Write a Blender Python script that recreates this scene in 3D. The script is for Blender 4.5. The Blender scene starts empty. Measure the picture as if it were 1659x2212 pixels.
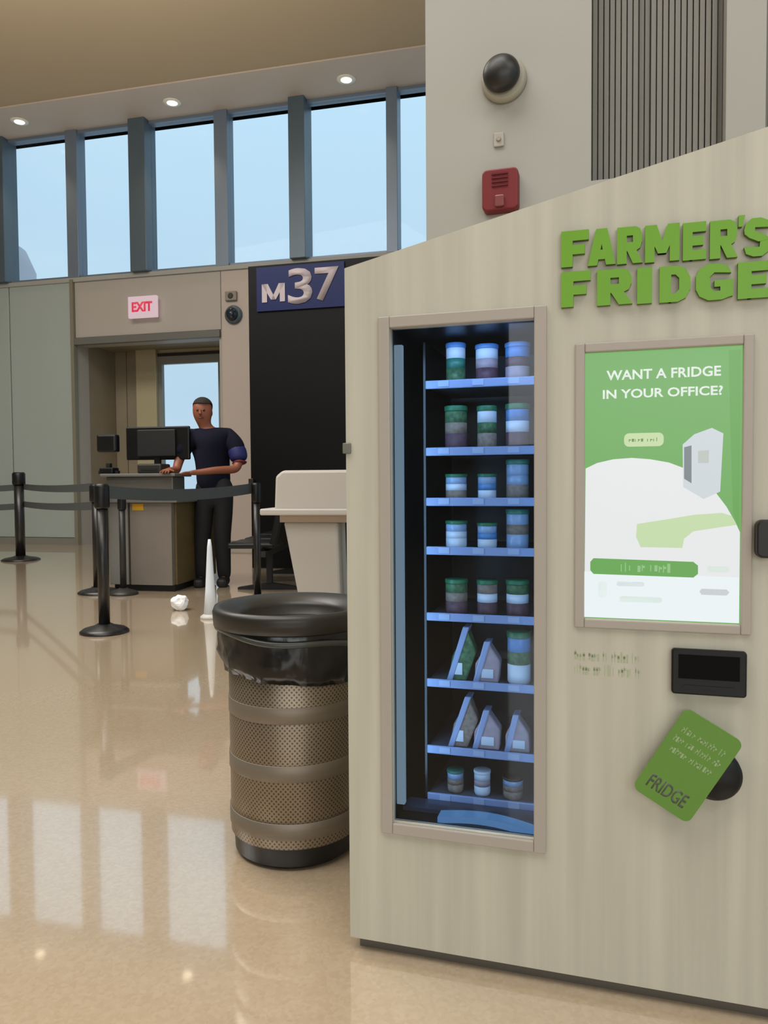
import bpy, bmesh, math, random
from mathutils import Vector, Matrix, noise
random.seed(7)
PI = math.pi
C = bpy.context.scene.collection
sc = bpy.context.scene

# ------------------------------------------------------------------ camera
FPX = 1660.0
pitch, roll = math.atan(65 / FPX), .007
_f = Vector((0, math.cos(pitch), -math.sin(pitch))); _H = Vector((1, 0, 0)); _U = Vector((0, math.sin(pitch), math.cos(pitch)))
_r = math.cos(roll) * _H - math.sin(roll) * _U; _u = math.sin(roll) * _H + math.cos(roll) * _U
cd = bpy.data.cameras.new('camera'); cam = bpy.data.objects.new('camera', cd); C.objects.link(cam)
cd.sensor_fit = 'HORIZONTAL'; cd.sensor_width = 36; cd.lens = 36 * FPX / 1659; cd.clip_start = .05; cd.clip_end = 500
M = Matrix((( _r.x, _u.x, -_f.x, 0), (_r.y, _u.y, -_f.y, 0), (_r.z, _u.z, -_f.z, 1.0), (0, 0, 0, 1)))
cam.matrix_world = M
sc.camera = cam

# ------------------------------------------------------------------ world: pale overcast sky
w = bpy.data.worlds.new('sky'); sc.world = w; w.use_nodes = True
nt = w.node_tree; nt.nodes.clear()
out = nt.nodes.new('ShaderNodeOutputWorld'); bg = nt.nodes.new('ShaderNodeBackground')
tc = nt.nodes.new('ShaderNodeTexCoord'); sep = nt.nodes.new('ShaderNodeSeparateXYZ')
rmp = nt.nodes.new('ShaderNodeValToRGB'); nz = nt.nodes.new('ShaderNodeTexNoise'); mp = nt.nodes.new('ShaderNodeMapping')
mixc = nt.nodes.new('ShaderNodeMix'); mixc.data_type = 'RGBA'; mixc.blend_type = 'MIX'
rmp.color_ramp.elements[0].position = 0; rmp.color_ramp.elements[0].color = (.44, .58, .70, 1)
rmp.color_ramp.elements[1].position = .45; rmp.color_ramp.elements[1].color = (.52, .74, .90, 1)
mp.inputs['Scale'].default_value = (1.2, 1.2, 5); nz.inputs['Scale'].default_value = 2.2; nz.inputs['Detail'].default_value = 3
nt.links.new(tc.outputs['Generated'], sep.inputs[0]); nt.links.new(sep.outputs['Z'], rmp.inputs[0])
nt.links.new(tc.outputs['Generated'], mp.inputs[0]); nt.links.new(mp.outputs[0], nz.inputs['Vector'])
cr2 = nt.nodes.new('ShaderNodeValToRGB'); cr2.color_ramp.elements[0].position = .4; cr2.color_ramp.elements[1].position = .7
cr2.color_ramp.elements[0].color = (0, 0, 0, 1); cr2.color_ramp.elements[1].color = (.5, .5, .5, 1)
nt.links.new(nz.outputs[0], cr2.inputs[0]); nt.links.new(cr2.outputs[0], mixc.inputs[0])
nt.links.new(rmp.outputs[0], mixc.inputs[6]); mixc.inputs[7].default_value = (.58, .76, .88, 1)
nt.links.new(mixc.outputs[2], bg.inputs[0]); bg.inputs[1].default_value = 1.08
nt.links.new(bg.outputs[0], out.inputs[0])

# ------------------------------------------------------------------ exposure and added fill lights
sc.view_settings.view_transform = 'Standard'; sc.view_settings.look = 'None'
sc.view_settings.gamma = 1; sc.view_settings.use_curve_mapping = False
sc.view_settings.exposure = 0.0

def area_light(name, loc, sx, sy, power, col, rot=(0, 0, 0)):
    l = bpy.data.lights.new(name, 'AREA'); l.shape = 'RECTANGLE'; l.size = sx; l.size_y = sy
    l.energy = power; l.color = col
    o = bpy.data.objects.new(name, l); C.objects.link(o); o.location = loc; o.rotation_euler = rot
    return o
# added area lights, unseen, overhead and behind the camera, to brighten the hall
area_light('added_overhead_fill', (-4.5, 5.5, 6.5), 5, 3, 440, (1, .985, .97))
area_light('added_overhead_fill', (-2.5, 0.5, 6.4), 6, 3, 330, (1, .985, .97))
area_light('added_overhead_fill', (3.0, -3.0, 6.4), 4, 3, 180, (1, .985, .97))
area_light('added_rear_fill', (0.5, -9.0, 3.2), 10, 3.2, 340, (.95, .98, 1.0), (math.radians(90), 0, 0))  # fill added behind the camera; the wall there has no window
# unseen light added under the sloped ceiling to brighten it from below
area_light('added_ceiling_fill', (-4.0, 5.0, 4.6), 6, 5, 420, (1, .95, .86), (math.radians(180), 0, 0))

# ------------------------------------------------------------------ rays: a picture point to a point on a real surface
CO = Vector((0, 0, 1.0))
def ray(x, y): return _f + (x - 829.5) / FPX * _r - (y - 1106) / FPX * _u
def fl(x, y, z=0.0):
    d = ray(x, y); return CO + d * ((z - 1) / d.z)
def at(x, y, Y):
    d = ray(x, y); return CO + d * (Y / d.y)
class Frame:
    def __init__(s, A, th): s.A = Vector(A); s.th = th; s.d = Vector((math.cos(th), math.sin(th), 0)); s.n = Vector((-math.sin(th), math.cos(th), 0))
    def p(s, x, y, dep=0.0):
        d = ray(x, y); t = ((s.A - CO).dot(s.n) + dep) / d.dot(s.n); P = CO + d * t; return ((P - s.A).dot(s.d), P.z)
    def world(s, u, v, z): return s.A + s.d * u + s.n * v + Vector((0, 0, z))
K = Frame((-.0784, 1.6078, 0), math.radians(-16.765))      # front of the vending kiosk
W = Frame((-3.9496, 12.3409, 0), math.radians(-14))          # gate wall

# ------------------------------------------------------------------ materials
def lin(c): return tuple(((v / 255) / 12.92 if v / 255 <= .04045 else ((v / 255 + .055) / 1.055) ** 2.4) for v in c)
_mats = {}
def mat(name, col, rough=.5, metal=0, spec=.5, noise_amt=.0, nscale=(8, 8, 8), bump=0, emit=0, trans=0, coat=0, col2=None):
    if name in _mats: return _mats[name]
    m = bpy.data.materials.new(name); m.use_nodes = True; _mats[name] = m
    t = m.node_tree; b = t.nodes['Principled BSDF']
    c = (*lin(col), 1)
    b.inputs['Base Color'].default_value = c; b.inputs['Roughness'].default_value = rough
    b.inputs['Metallic'].default_value = metal; b.inputs['Specular IOR Level'].default_value = spec
    b.inputs['Coat Weight'].default_value = coat
    if emit:
        b.inputs['Emission Color'].default_value = c; b.inputs['Emission Strength'].default_value = emit
        b.inputs['Base Color'].default_value = (.02, .02, .02, 1)
    if noise_amt or bump:
        tx = t.nodes.new('ShaderNodeTexCoord'); mp = t.nodes.new('ShaderNodeMapping'); n = t.nodes.new('ShaderNodeTexNoise')
        mp.inputs['Scale'].default_value = nscale; n.inputs['Scale'].default_value = 1; n.inputs['Detail'].default_value = 6
        t.links.new(tx.outputs['Object'], mp.inputs[0]); t.links.new(mp.outputs[0], n.inputs['Vector'])
        if noise_amt:
            r = t.nodes.new('ShaderNodeValToRGB'); r.color_ramp.elements[0].position = .3; r.color_ramp.elements[1].position = .7
            k = col2 and lin(col2) or tuple(v * (1 - noise_amt) for v in c[:3])
            r.color_ramp.elements[0].color = (*k, 1); r.color_ramp.elements[1].color = c
            t.links.new(n.outputs[0], r.inputs[0]); t.links.new(r.outputs[0], b.inputs['Base Color'])
        if bump:
            bp = t.nodes.new('ShaderNodeBump'); bp.inputs['Strength'].default_value = bump; bp.inputs['Distance'].default_value = .002
            t.links.new(n.outputs[0], bp.inputs['Height']); t.links.new(bp.outputs[0], b.inputs['Normal'])
    return m
def glass_mat(name, tint=(1, 1, 1), gloss=.12):
    m = bpy.data.materials.new(name); m.use_nodes = True; t = m.node_tree; t.nodes.clear()
    o = t.nodes.new('ShaderNodeOutputMaterial'); a = t.nodes.new('ShaderNodeBsdfTransparent'); g = t.nodes.new('ShaderNodeBsdfGlossy')
    a.inputs[0].default_value = (*tint, 1); g.inputs['Roughness'].default_value = .02
    fr = t.nodes.new('ShaderNodeFresnel'); fr.inputs[0].default_value = 1.45; mx = t.nodes.new('ShaderNodeMixShader')
    mm = t.nodes.new('ShaderNodeMath'); mm.operation = 'MULTIPLY'; mm.inputs[1].default_value = gloss / .04 * .5
    t.links.new(fr.outputs[0], mm.inputs[0]); t.links.new(mm.outputs[0], mx.inputs[0])
    t.links.new(a.outputs[0], mx.inputs[1]); t.links.new(g.outputs[0], mx.inputs[2]); t.links.new(mx.outputs[0], o.inputs[0])
    return m
LAM = mat('pale_wood_laminate', (196, 192, 174), .5, noise_amt=.1, nscale=(30, 30, 1.1), bump=.04, col2=(180, 176, 159))
WALLP = mat('warm_grey_paint', (162, 160, 150), .6, noise_amt=.04, nscale=(2, 2, 2))
WALLG = mat('gate_wall_panel', (160, 155, 146), .5, noise_amt=.04, nscale=(.7, .7, .7))
WALLC = mat('grey_green_panel', (156, 166, 160), .3, noise_amt=.06, nscale=(.7, .7, .3))
CEIL = mat('tan_ceiling', (168, 150, 122), .8, noise_amt=.06, nscale=(.3, .3, .3))
SOFF = mat('soffit_paint', (190, 176, 162), .7)
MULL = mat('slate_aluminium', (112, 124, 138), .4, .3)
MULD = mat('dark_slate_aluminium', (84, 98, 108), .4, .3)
BLK = mat('black_plastic', (9, 9, 9), .4, spec=.35)
BLKM = mat('matt_black', (10, 10, 10), .6)
DKG = mat('charcoal_metal', (46, 45, 42), .45, .3)
FRM = mat('taupe_frame', (168, 159, 148), .45)
GRN = mat('leaf_green_letter', (104, 160, 6), .4)
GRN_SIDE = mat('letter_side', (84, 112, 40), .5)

def tag(o, label=None, cat=None, group=None, kind=None):
    if label: o['label'] = label
    if cat: o['category'] = cat
    if group: o['group'] = group
    if kind: o['kind'] = kind
    return o
def empty(name, loc=(0, 0, 0), rz=0, label=None, cat=None, group=None, kind=None):
    o = bpy.data.objects.new(name, None); o.empty_display_size = .1; C.objects.link(o)
    o.location = loc; o.rotation_euler = (0, 0, rz); return tag(o, label, cat, group, kind)
def frame_empty(name, F, **kw): return empty(name, F.A, F.th, **kw)

class MB:
    def __init__(s): s.bm = bmesh.new()
    def box(s, x0, x1, y0, y1, z0, z1, bev=0, mi=0):
        v = [s.bm.verts.new(p) for p in ((x0, y0, z0), (x1, y0, z0), (x1, y1, z0), (x0, y1, z0), (x0, y0, z1), (x1, y0, z1), (x1, y1, z1), (x0, y1, z1))]
        fs = [s.bm.faces.new([v[i] for i in q]) for q in ((0, 3, 2, 1), (4, 5, 6, 7), (0, 1, 5, 4), (1, 2, 6, 5), (2, 3, 7, 6), (3, 0, 4, 7))]
        for f in fs: f.material_index = mi
        if bev:
            es = list({e for f in fs for e in f.edges})
            bmesh.ops.bevel(s.bm, geom=es, offset=bev, segments=2, affect='EDGES', profile=.5)
        return s
    def prism(s, pts, y0, y1, mi=0, side=None):      # outline in x,z, thickness in y
        if sum(pts[i][0] * pts[(i + 1) % len(pts)][1] - pts[(i + 1) % len(pts)][0] * pts[i][1] for i in range(len(pts))) < 0: pts = pts[::-1]
        a = [s.bm.verts.new((p[0], y0, p[1])) for p in pts]; b = [s.bm.verts.new((p[0], y1, p[1])) for p in pts]
        f = s.bm.faces.new(a); f.material_index = mi; f = s.bm.faces.new(b[::-1]); f.material_index = mi
        n = len(pts)
        for i in range(n):
            f = s.bm.faces.new((a[i], b[i], b[(i + 1) % n], a[(i + 1) % n])); f.material_index = mi if side is None else side
        return s
    def slab(s, pts, z0, z1, mi=0):                  # outline in x,y
        a = [s.bm.verts.new((p[0], p[1], z0)) for p in pts]; b = [s.bm.verts.new((p[0], p[1], z1)) for p in pts]
        s.bm.faces.new(a[::-1]); s.bm.faces.new(b); n = len(pts)
        for i in range(n): s.bm.faces.new((a[i], a[(i + 1) % n], b[(i + 1) % n], b[i]))
        return s
    def lathe(s, prof, cx=0, cy=0, seg=32, axis='z', smooth=True, mi=0):
        rings = []
        for r, h in prof:
            ring = []
            for k in range(seg):
                a = 2 * PI * k / seg; c, q = r * math.cos(a), r * math.sin(a)
                if axis == 'z': p = (cx + c, cy + q, h)
                elif axis == 'y': p = (cx + c, h, cy - q)
                else: p = (h, cx + c, cy + q)
                ring.append(s.bm.verts.new(p))
            rings.append(ring)
        for i in range(len(rings) - 1):
            for k in range(seg):
                f = s.bm.faces.new((rings[i][k], rings[i][(k + 1) % seg], rings[i + 1][(k + 1) % seg], rings[i + 1][k])); f.smooth = smooth; f.material_index = mi
        if prof[0][0] > 1e-5: s.bm.faces.new(rings[0][::-1]).material_index = mi
        if prof[-1][0] > 1e-5: s.bm.faces.new(rings[-1]).material_index = mi
        return s
    def tube(s, pts, r, seg=8, smooth=True):
        pts = [Vector(p) for p in pts]; rr = r if isinstance(r, (list, tuple)) else [r] * len(pts); rings = []
        for i, p in enumerate(pts):
            t = (pts[min(i + 1, len(pts) - 1)] - pts[max(i - 1, 0)]).normalized()
            up = Vector((0, 0, 1)) if abs(t.z) < .9 else Vector((1, 0, 0))
            a = t.cross(up).normalized(); b = a.cross(t).normalized()
            rings.append([s.bm.verts.new(p + (a * math.cos(2 * PI * k / seg) + b * math.sin(2 * PI * k / seg)) * rr[i]) for k in range(seg)])
        for i in range(len(rings) - 1):
            for k in range(seg):
                f = s.bm.faces.new((rings[i][k], rings[i][(k + 1) % seg], rings[i + 1][(k + 1) % seg], rings[i + 1][k])); f.smooth = smooth
        s.bm.faces.new(rings[0][::-1]); s.bm.faces.new(rings[-1]); return s
    def build(s, name, m, parent=None, F=None, label=None, cat=None, group=None, kind=None, bevel=0):
        bmesh.ops.recalc_face_normals(s.bm, faces=s.bm.faces)
        me = bpy.data.meshes.new(name); s.bm.to_mesh(me); s.bm.free()
        for k in (m if isinstance(m, (list, tuple)) else [m]): me.materials.append(k)
        o = bpy.data.objects.new(name, me); C.objects.link(o)
        if parent: o.parent = parent
        if F: o.location = F.A; o.rotation_euler = (0, 0, F.th)
        if bevel:
            b = o.modifiers.new('bevel', 'BEVEL'); b.width = bevel; b.segments = 2; b.limit_method = 'ANGLE'
        return tag(o, label, cat, group, kind)
def rrect(x0, x1, z0, z1, r, n=5):
    p = []
    for cx, cz, a0 in ((x1 - r, z1 - r, 0), (x0 + r, z1 - r, 90), (x0 + r, z0 + r, 180), (x1 - r, z0 + r, 270)):
        for k in range(n + 1):
            a = math.radians(a0 + 90 * k / n); p.append((cx + r * math.cos(a), cz + r * math.sin(a)))
    return p
def copy_tree(o, parent=None):
    c = o.copy(); C.objects.link(c)
    if parent: c.parent = parent
    for ch in list(o.children): copy_tree(ch, c)
    return c
def print_row(name, body, x0, x1, z0, z1, y, m, parent, **kw):     # small print too fine to read: one short mark per letter
    mb = MB(); n = len(body); w_ = (x1 - x0) / n; rg = random.Random(body)
    for i, ch in enumerate(body):
        if ch == ' ': continue
        a = x0 + i * w_; h0 = z0 + (z1 - z0) * rg.choice((0, 0, .12)); h1 = z1 - (z1 - z0) * rg.choice((0, .2, .3))
        mb.box(a + w_ * .1, a + w_ * (.34 if rg.random() < .5 else .8), y - .0002, y, h0, h1)
        if rg.random() < .6: mb.box(a + w_ * .1, a + w_ * .85, y - .0002, y, (h0 + h1) / 2, (h0 + h1) / 2 + (z1 - z0) * .25)
    return mb.build(name, m, parent)
def text(name, body, x0, x1, z0, z1, y, m, parent, bold=.02, thick=.0006, rot=0, label=None):
    cu = bpy.data.curves.new(name, 'FONT'); cu.body = body; cu.size = 1; cu.offset = bold; cu.resolution_u = 3
    t = bpy.data.objects.new(name, cu); C.objects.link(t)
    me = bpy.data.meshes.new_from_object(t.evaluated_get(bpy.context.evaluated_depsgraph_get()))
    bpy.data.objects.remove(t); bpy.data.curves.remove(cu)
    bm = bmesh.new(); bm.from_mesh(me); bpy.data.meshes.remove(me)
    xs = [v.co.x for v in bm.verts]; ys = [v.co.y for v in bm.verts]; a, b, c, d = min(xs), max(xs), min(ys), max(ys)
    geo = bmesh.ops.extrude_face_region(bm, geom=bm.faces[:])['geom']
    for v in geo:
        if isinstance(v, bmesh.types.BMVert): v.co.z -= 1
    cx, cz = (x0 + x1) / 2, (z0 + z1) / 2; cr, sr = math.cos(rot), math.sin(rot)
    for v in bm.verts:
        X = (v.co.x - (a + b) / 2) / (b - a) * (x1 - x0); Z = (v.co.y - (c + d) / 2) / (d - c) * (z1 - z0)
        v.co = Vector((cx + X * cr - Z * sr, y - v.co.z * thick - thick, cz + X * sr + Z * cr))
    mb = MB.__new__(MB); mb.bm = bm
    return mb.build(name, m, parent, label=label)

# ================================================================== SETTING
def floor_mat():
    m = bpy.data.materials.new('polished_terrazzo'); m.use_nodes = True; t = m.node_tree; b = t.nodes['Principled BSDF']
    tx = t.nodes.new('ShaderNodeTexCoord'); n1 = t.nodes.new('ShaderNodeTexNoise'); n1.inputs['Scale'].default_value = .5; n1.inputs['Detail'].default_value = 2
    v = t.nodes.new('ShaderNodeTexVoronoi'); v.inputs['Scale'].default_value = 110
    r1 = t.nodes.new('ShaderNodeValToRGB'); r2 = t.nodes.new('ShaderNodeValToRGB'); mx = t.nodes.new('ShaderNodeMix'); mx.data_type = 'RGBA'
    r1.color_ramp.elements[0].position = .35; r1.color_ramp.elements[0].color = (*lin((176, 156, 128)), 1)
    r1.color_ramp.elements[1].position = .65; r1.color_ramp.elements[1].color = (*lin((184, 165, 139)), 1)
    sp = t.nodes.new('ShaderNodeSeparateColor')
    r2.color_ramp.elements[0].color = (*lin((158, 136, 108)), 1); r2.color_ramp.elements[1].color = (*lin((204, 188, 162)), 1)
    t.links.new(tx.outputs['Object'], n1.inputs['Vector']); t.links.new(tx.outputs['Object'], v.inputs['Vector'])
    t.links.new(n1.outputs[0], r1.inputs[0]); t.links.new(v.outputs['Color'], sp.inputs[0]); t.links.new(sp.outputs[0], r2.inputs[0])
    mx.inputs[0].default_value = .18; t.links.new(r1.outputs[0], mx.inputs[6]); t.links.new(r2.outputs[0], mx.inputs[7])
    t.links.new(mx.outputs[2], b.inputs['Base Color'])
    b.inputs['Roughness'].default_value = .2; b.inputs['Specular IOR Level'].default_value = .5
    b.inputs['Coat Weight'].default_value = 1.0; b.inputs['Coat Roughness'].default_value = .05; b.inputs['Coat IOR'].default_value = 2.35
    n2 = t.nodes.new('ShaderNodeTexNoise'); n2.inputs['Scale'].default_value = 1.3
    bp = t.nodes.new('ShaderNodeBump'); bp.inputs['Strength'].default_value = .02; bp.inputs['Distance'].default_value = .01
    t.links.new(tx.outputs['Object'], n2.inputs['Vector']); t.links.new(n2.outputs[0], bp.inputs['Height'])
    t.links.new(bp.outputs[0], b.inputs['Coat Normal']); return m
MB().box(-14, 10, -10, 16, -.2, 0).build('floor', floor_mat(), kind='structure')

ZB, ZT = 4.30, 6.68                         # window band of the gate wall
OPL, OPR, OPT = W.p(168, 1000)[0], W.p(478, 1000)[0], 3.27
uL, uR = -8.5, 11.0
SEAM = W.p(165, 900)[0]
mb = MB(); mb.box(SEAM, OPL, 0, .35, 0, ZB).box(OPL, OPR, 0, .35, OPT, ZB).box(OPR, uR, 0, .35, 0, ZB).box(uL, uR, 0, .35, ZT, ZT + 1.2)
mb.box(uL, SEAM, .04, .35, 0, ZB)
mb.build('wall_back', WALLG, F=W, kind='structure')
# grey green panels left of the seam, one broad sheet and a rounded nose at the seam
PW = W.p(0, 900)[0]
claddings = [(uL, PW - .95), (PW - .93, PW + .25), (PW + .27, SEAM - .03)]
cl = empty('trim_1', W.A, W.th, kind='structure')
for a, b in claddings: MB().box(a, b, -.03, .04, .12, ZB - .03, bev=.008).build('panel', WALLC, cl)
MB().box(uL, SEAM, -.04, .04, 0, .115).build('baseboard', mat('baseboard_grey', (120, 118, 108), .4), cl)
MB().box(SEAM - .03, SEAM + .03, -.07, .02, 0, ZB).build('seam_strip', mat('olive_strip', (118, 114, 98), .5), cl)
# header panels over the opening and to the right of it
hd = empty('trim_2', W.A, W.th, kind='structure')
hp = mat('header_panel', (164, 158, 149), .5, noise_amt=.03, nscale=(1, 1, 1))
MB().box(SEAM + .035, OPR + .04, -.02, 0, OPT + .1, ZB - .03, bev=.004).build('panel', hp, hd)
MB().box(OPR + .05, W.p(542, 900)[0], -.02, 0, .1, ZB - .03, bev=.004).build('panel', mat('rose_grey_panel', (176, 163, 152), .5), hd)
MB().box(OPL - .05, OPR + .03, -.06, .02, OPT - .02, OPT + .09, bev=.008).build('lintel', mat('grey_lintel', (96, 96, 90), .5), hd)
MB().box(uL, uR, -.05, .06, ZB - .04, ZB + .03, bev=.006).build('sill', mat('sill_grey', (150, 150, 144), .5), hd)

# boarding passage behind the opening
pas = empty('wall_left', W.A, W.th, kind='structure'); DEP = 1.15
BRN = mat('brown_panel', (136, 124, 102), .6, noise_amt=.15, nscale=(2, 2, 2))
cr = mat('cream_pillar', (170, 160, 128), .55)
MB().box(OPL - .1, OPL, .35, DEP, 0, OPT + .1).build('side_wall', BRN, pas)
MB().box(OPR, OPR + .1, .35, DEP, 0, OPT + .1).build('side_wall', WALLG, pas)
MB().box(OPL - .1, OPR + .1, .35, DEP + .1, OPT + .05, OPT + .2).build('passage_ceiling', BRN, pas)
x300, x352 = W.p(303, 900, DEP)[0], W.p(346, 900, DEP)[0]
for i in range(2):
    a = OPL + (x300 - OPL) * i / 2; MB().box(a + .008, OPL + (x300 - OPL) * (i + 1) / 2 - .004, DEP - .05, DEP + .05, 0, OPT + .1, bev=.004).build('panel', BRN, pas)
MB().box(x300, x352, DEP - .12, DEP + .05, 0, OPT + .1, bev=.01).build('pillar', cr, pas)
# boarding door with its large pane
dr = empty('door_1', W.A, W.th, kind='structure')
dR = W.p(482, 900, DEP)[0]; gl, gr_ = W.p(353, 850, DEP)[0], W.p(474, 850, DEP)[0]; gt = W.p(410, 785, DEP)[1]; gb = W.p(410, 1075, DEP)[1]; dt = W.p(410, 768, DEP)[1]
dfm = mat('door_grey', (128, 128, 122), .45)
MB().box(x352, gl, DEP - .04, DEP + .04, 0, dt).box(gr_, dR, DEP - .04, DEP + .04, 0, dt).box(gl, gr_, DEP - .04, DEP + .04, gt, dt).box(gl, gr_, DEP - .04, DEP + .04, 0, gb).build('door_leaf', dfm, dr)
MB().box(x352, dR + .1, DEP - .06, DEP + .06, dt, dt + .05).build('door_head', DKG, dr)
MB().box(x352, dR + .1, DEP - .03, DEP + .05, dt + .055, OPT + .05, bev=.004).build('transom_panel', cr, dr)
WG = glass_mat('window_glass', (.97, .99, 1), .006)
MB().box(gl, gr_, DEP - .004, DEP + .004, gb, gt).build('pane', WG, dr)
MB().tube([(gl - .03, DEP - .09, 1.0), (gl - .03, DEP - .09, 1.3)], .014).box(gl - .04, gl - .02, DEP - .09, DEP - .03, 1.02, 1.04).box(gl - .04, gl - .02, DEP - .09, DEP - .03, 1.26, 1.28).build('door_handle', mat('steel', (170, 170, 168), .25, 1), dr)

# high windows: mullions from the photograph, repeated beyond the frame
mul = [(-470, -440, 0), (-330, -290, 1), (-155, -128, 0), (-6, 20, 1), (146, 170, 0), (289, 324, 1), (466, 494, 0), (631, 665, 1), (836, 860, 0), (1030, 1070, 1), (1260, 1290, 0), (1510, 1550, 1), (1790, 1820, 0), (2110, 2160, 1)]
xs = [(W.p(a, 430)[0], W.p(b, 430)[0], k) for a, b, k in mul]
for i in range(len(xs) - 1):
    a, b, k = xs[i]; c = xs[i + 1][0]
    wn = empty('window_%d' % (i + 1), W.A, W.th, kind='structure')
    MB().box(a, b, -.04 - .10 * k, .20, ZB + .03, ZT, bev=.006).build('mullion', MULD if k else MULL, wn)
    MB().box(b, c, .0, .14, ZT - .05, ZT).box(b, c, .0, .14, ZB + .03, ZB + .07).build('window_frame', MULL, wn)
    MB().box(b, c, .06, .072, ZB + .07, ZT - .05).build('pane', WG, wn)

# soffit band with its downlights, ceiling of the hall
so = MB().box(uL, uR, -.92, .35, ZT, ZT + .1).build('trim_3', SOFF, F=W, kind='structure')
mb = MB()
a = [(-9.5, -.92, ZT + .02), (12, -.92, ZT + .02), (12, -5.5, ZT + .55), (-9.5, -5.5, ZT + .55)]
prof = [(-.92, ZT + .02), (-5.5, ZT + .6), (-12, ZT + .9), (-24, ZT + .9)]
for i in range(3):
    (y0, z0), (y1, z1) = prof[i], prof[i + 1]
    v = [mb.bm.verts.new(p) for p in ((-13, y0, z0), (16, y0, z0), (16, y1, z1), (-13, y1, z1), (-13, y0, z0 + .12), (16, y0, z0 + .12), (16, y1, z1 + .12), (-13, y1, z1 + .12))]
    for q in ((0, 1, 2, 3), (7, 6, 5, 4), (0, 4, 5, 1), (1, 5, 6, 2), (2, 6, 7, 3), (3, 7, 4, 0)): mb.bm.faces.new([v[j] for j in q])
mb.build('ceiling', CEIL, F=W, kind='structure')
MB().box(-14, 10, -10.1, -10, 0, 7.8).build('wall_front', WALLP, kind='structure')
MB().box(-14.1, -14, -10, 16, 0, 7.8).build('wall_side', WALLP, kind='structure')
BULB = mat('warm_lamp', (255, 236, 205), emit=4)
for i, (x, y) in enumerate(((42, 262), (372, 221), (748, 171))):
    p = fl(x, y, ZT)
    d = empty('downlight', p, 0, ['round ceiling downlight above the leftmost window', 'round ceiling downlight above the third and fourth windows, middle of the three', 'round ceiling downlight nearest the speaker column'][i], 'light', 'soffit downlights')
    MB().lathe([(.075, -.012), (.13, -.012), (.14, 0), (.14, .0)], seg=24).build('trim_ring', mat('white_ring', (225, 220, 205), .5), d)
    MB().lathe([(.075, -.018), (.075, -.013)], seg=24).build('lens', BULB, d)
    lt = bpy.data.lights.new('downlight_lamp', 'SPOT'); lt.energy = 60; lt.color = (1, .82, .6); lt.spot_size = 1.7; lt.spot_blend = .6; lt.shadow_soft_size = .07
    lo = bpy.data.objects.new('downlight_lamp', lt); C.objects.link(lo); lo.parent = d; lo.location = (0, 0, -.04)

# wall behind the kiosk: K frame, plane .95 behind the kiosk front
WD = .95
cL = K.p(920, 300, WD)[0]; g0, g1 = K.p(1277, 250, WD)[0], K.p(1568, 250, WD)[0]; gz = K.p(1300, 388, WD)[1]
g2 = K.p(1655, 150, WD)[0]; gz2 = K.p(1659, 268, WD)[1]; GT = 3.3; g3 = g2 + (g1 - g0)
mb = MB(); mb.box(cL, g0, WD, WD + 1.2, 0, 7.5).box(g0, g1, WD, WD + 1.2, 0, gz).box(g0, g1, WD + .12, WD + 1.2, gz, GT).box(g0, g1, WD, WD + 1.2, GT, 7.5)
mb.box(g1, g2, WD, WD + 1.2, 0, 7.5).box(g2, g3, WD, WD + 1.2, 0, gz).box(g2, g3, WD + .12, WD + 1.2, gz, GT).box(g2, g3, WD, WD + 1.2, GT, 7.5).box(g3, g3 + 4, WD, WD + 1.2, 0, 7.5)
mb.build('wall_right', WALLP, F=K, kind='structure')
SLAT = mat('weathered_grey_slat', (124, 121, 112), .55, noise_amt=.12, nscale=(30, 30, 3))
BACKG = mat('grille_backing', (112, 107, 97), .7)
for gi, (a, b, zb_) in enumerate(((g0, g1, gz), (g2, g3, gz))):
    g = frame_empty('wall_grille', K, label=['grey vertical-slatted grille beside the fire alarm, above the green letters', 'grey slatted grille cut off by the right picture edge'][gi], cat='grille', group='slatted grilles above the kiosk')
    MB().box(a, b, WD + .095, WD + .12, zb_, GT).build('backing', BACKG, g)
    n = 22; base = None
    for k in range(n):
        x0 = a + (b - a) * k / n
        if base is None:
            base = MB().box(0, (b - a) / n * .84, 0, .03, zb_ + .004, GT, bev=.002).build('slat', SLAT, g); o = base
        else:
            o = base.copy(); C.objects.link(o)
        o.location = (x0 + .002, WD + .06 + (.016 if k in (8, 9, 21) else 0), 0)

# ================================================================== FAR SIDE
# jet bridge seen through the leftmost window
jp = at(-75, 560, 24)
jb = empty('jet_bridge', (jp.x, jp.y, -3), 0, 'pale grey rounded boarding bridge outside the leftmost window', 'boarding bridge')
h_ = at(20, 500, 24).z + 3
MB().lathe([(2.0, 0), (2.0, h_ - 1.1), (1.75, h_ - .5), (1.1, h_ - .1), (0, h_)], seg=32).build('rotunda', mat('bridge_grey', (188, 184, 190), .6), jb)
MB().box(-9, -1.2, -1.1, 1.1, h_ - 4.4, h_ - 1.8, bev=.1).build('tunnel', mat('tunnel_grey', (176, 176, 180), .6), jb)
MB().lathe([(.4, .0), (.4, h_ - 4.4)], cx=-5, seg=16).build('support_column', DKG, jb)

# exit sign
a = W.p(289, 692); b = W.p(349, 642)
ex = frame_empty('exit_sign', W, label='white lit exit sign with red letters above the boarding passage', cat='exit sign')
MB().box(a[0], b[0], -.16, -.10, a[1], b[1], bev=.008).build('housing', mat('exit_face', (255, 222, 228), emit=.62), ex)
MB().box((a[0] + b[0]) / 2 - .06, (a[0] + b[0]) / 2 + .06, -.10, -.02, b[1] - .16, b[1] - .04).build('bracket', FRM, ex)
text('lettering', 'EXIT', a[0] + .07, b[0] - .07, a[1] + .09, b[1] - .09, -.162, mat('exit_red', (238, 48, 84), emit=.8), ex, bold=.04, thick=.004)
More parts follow.
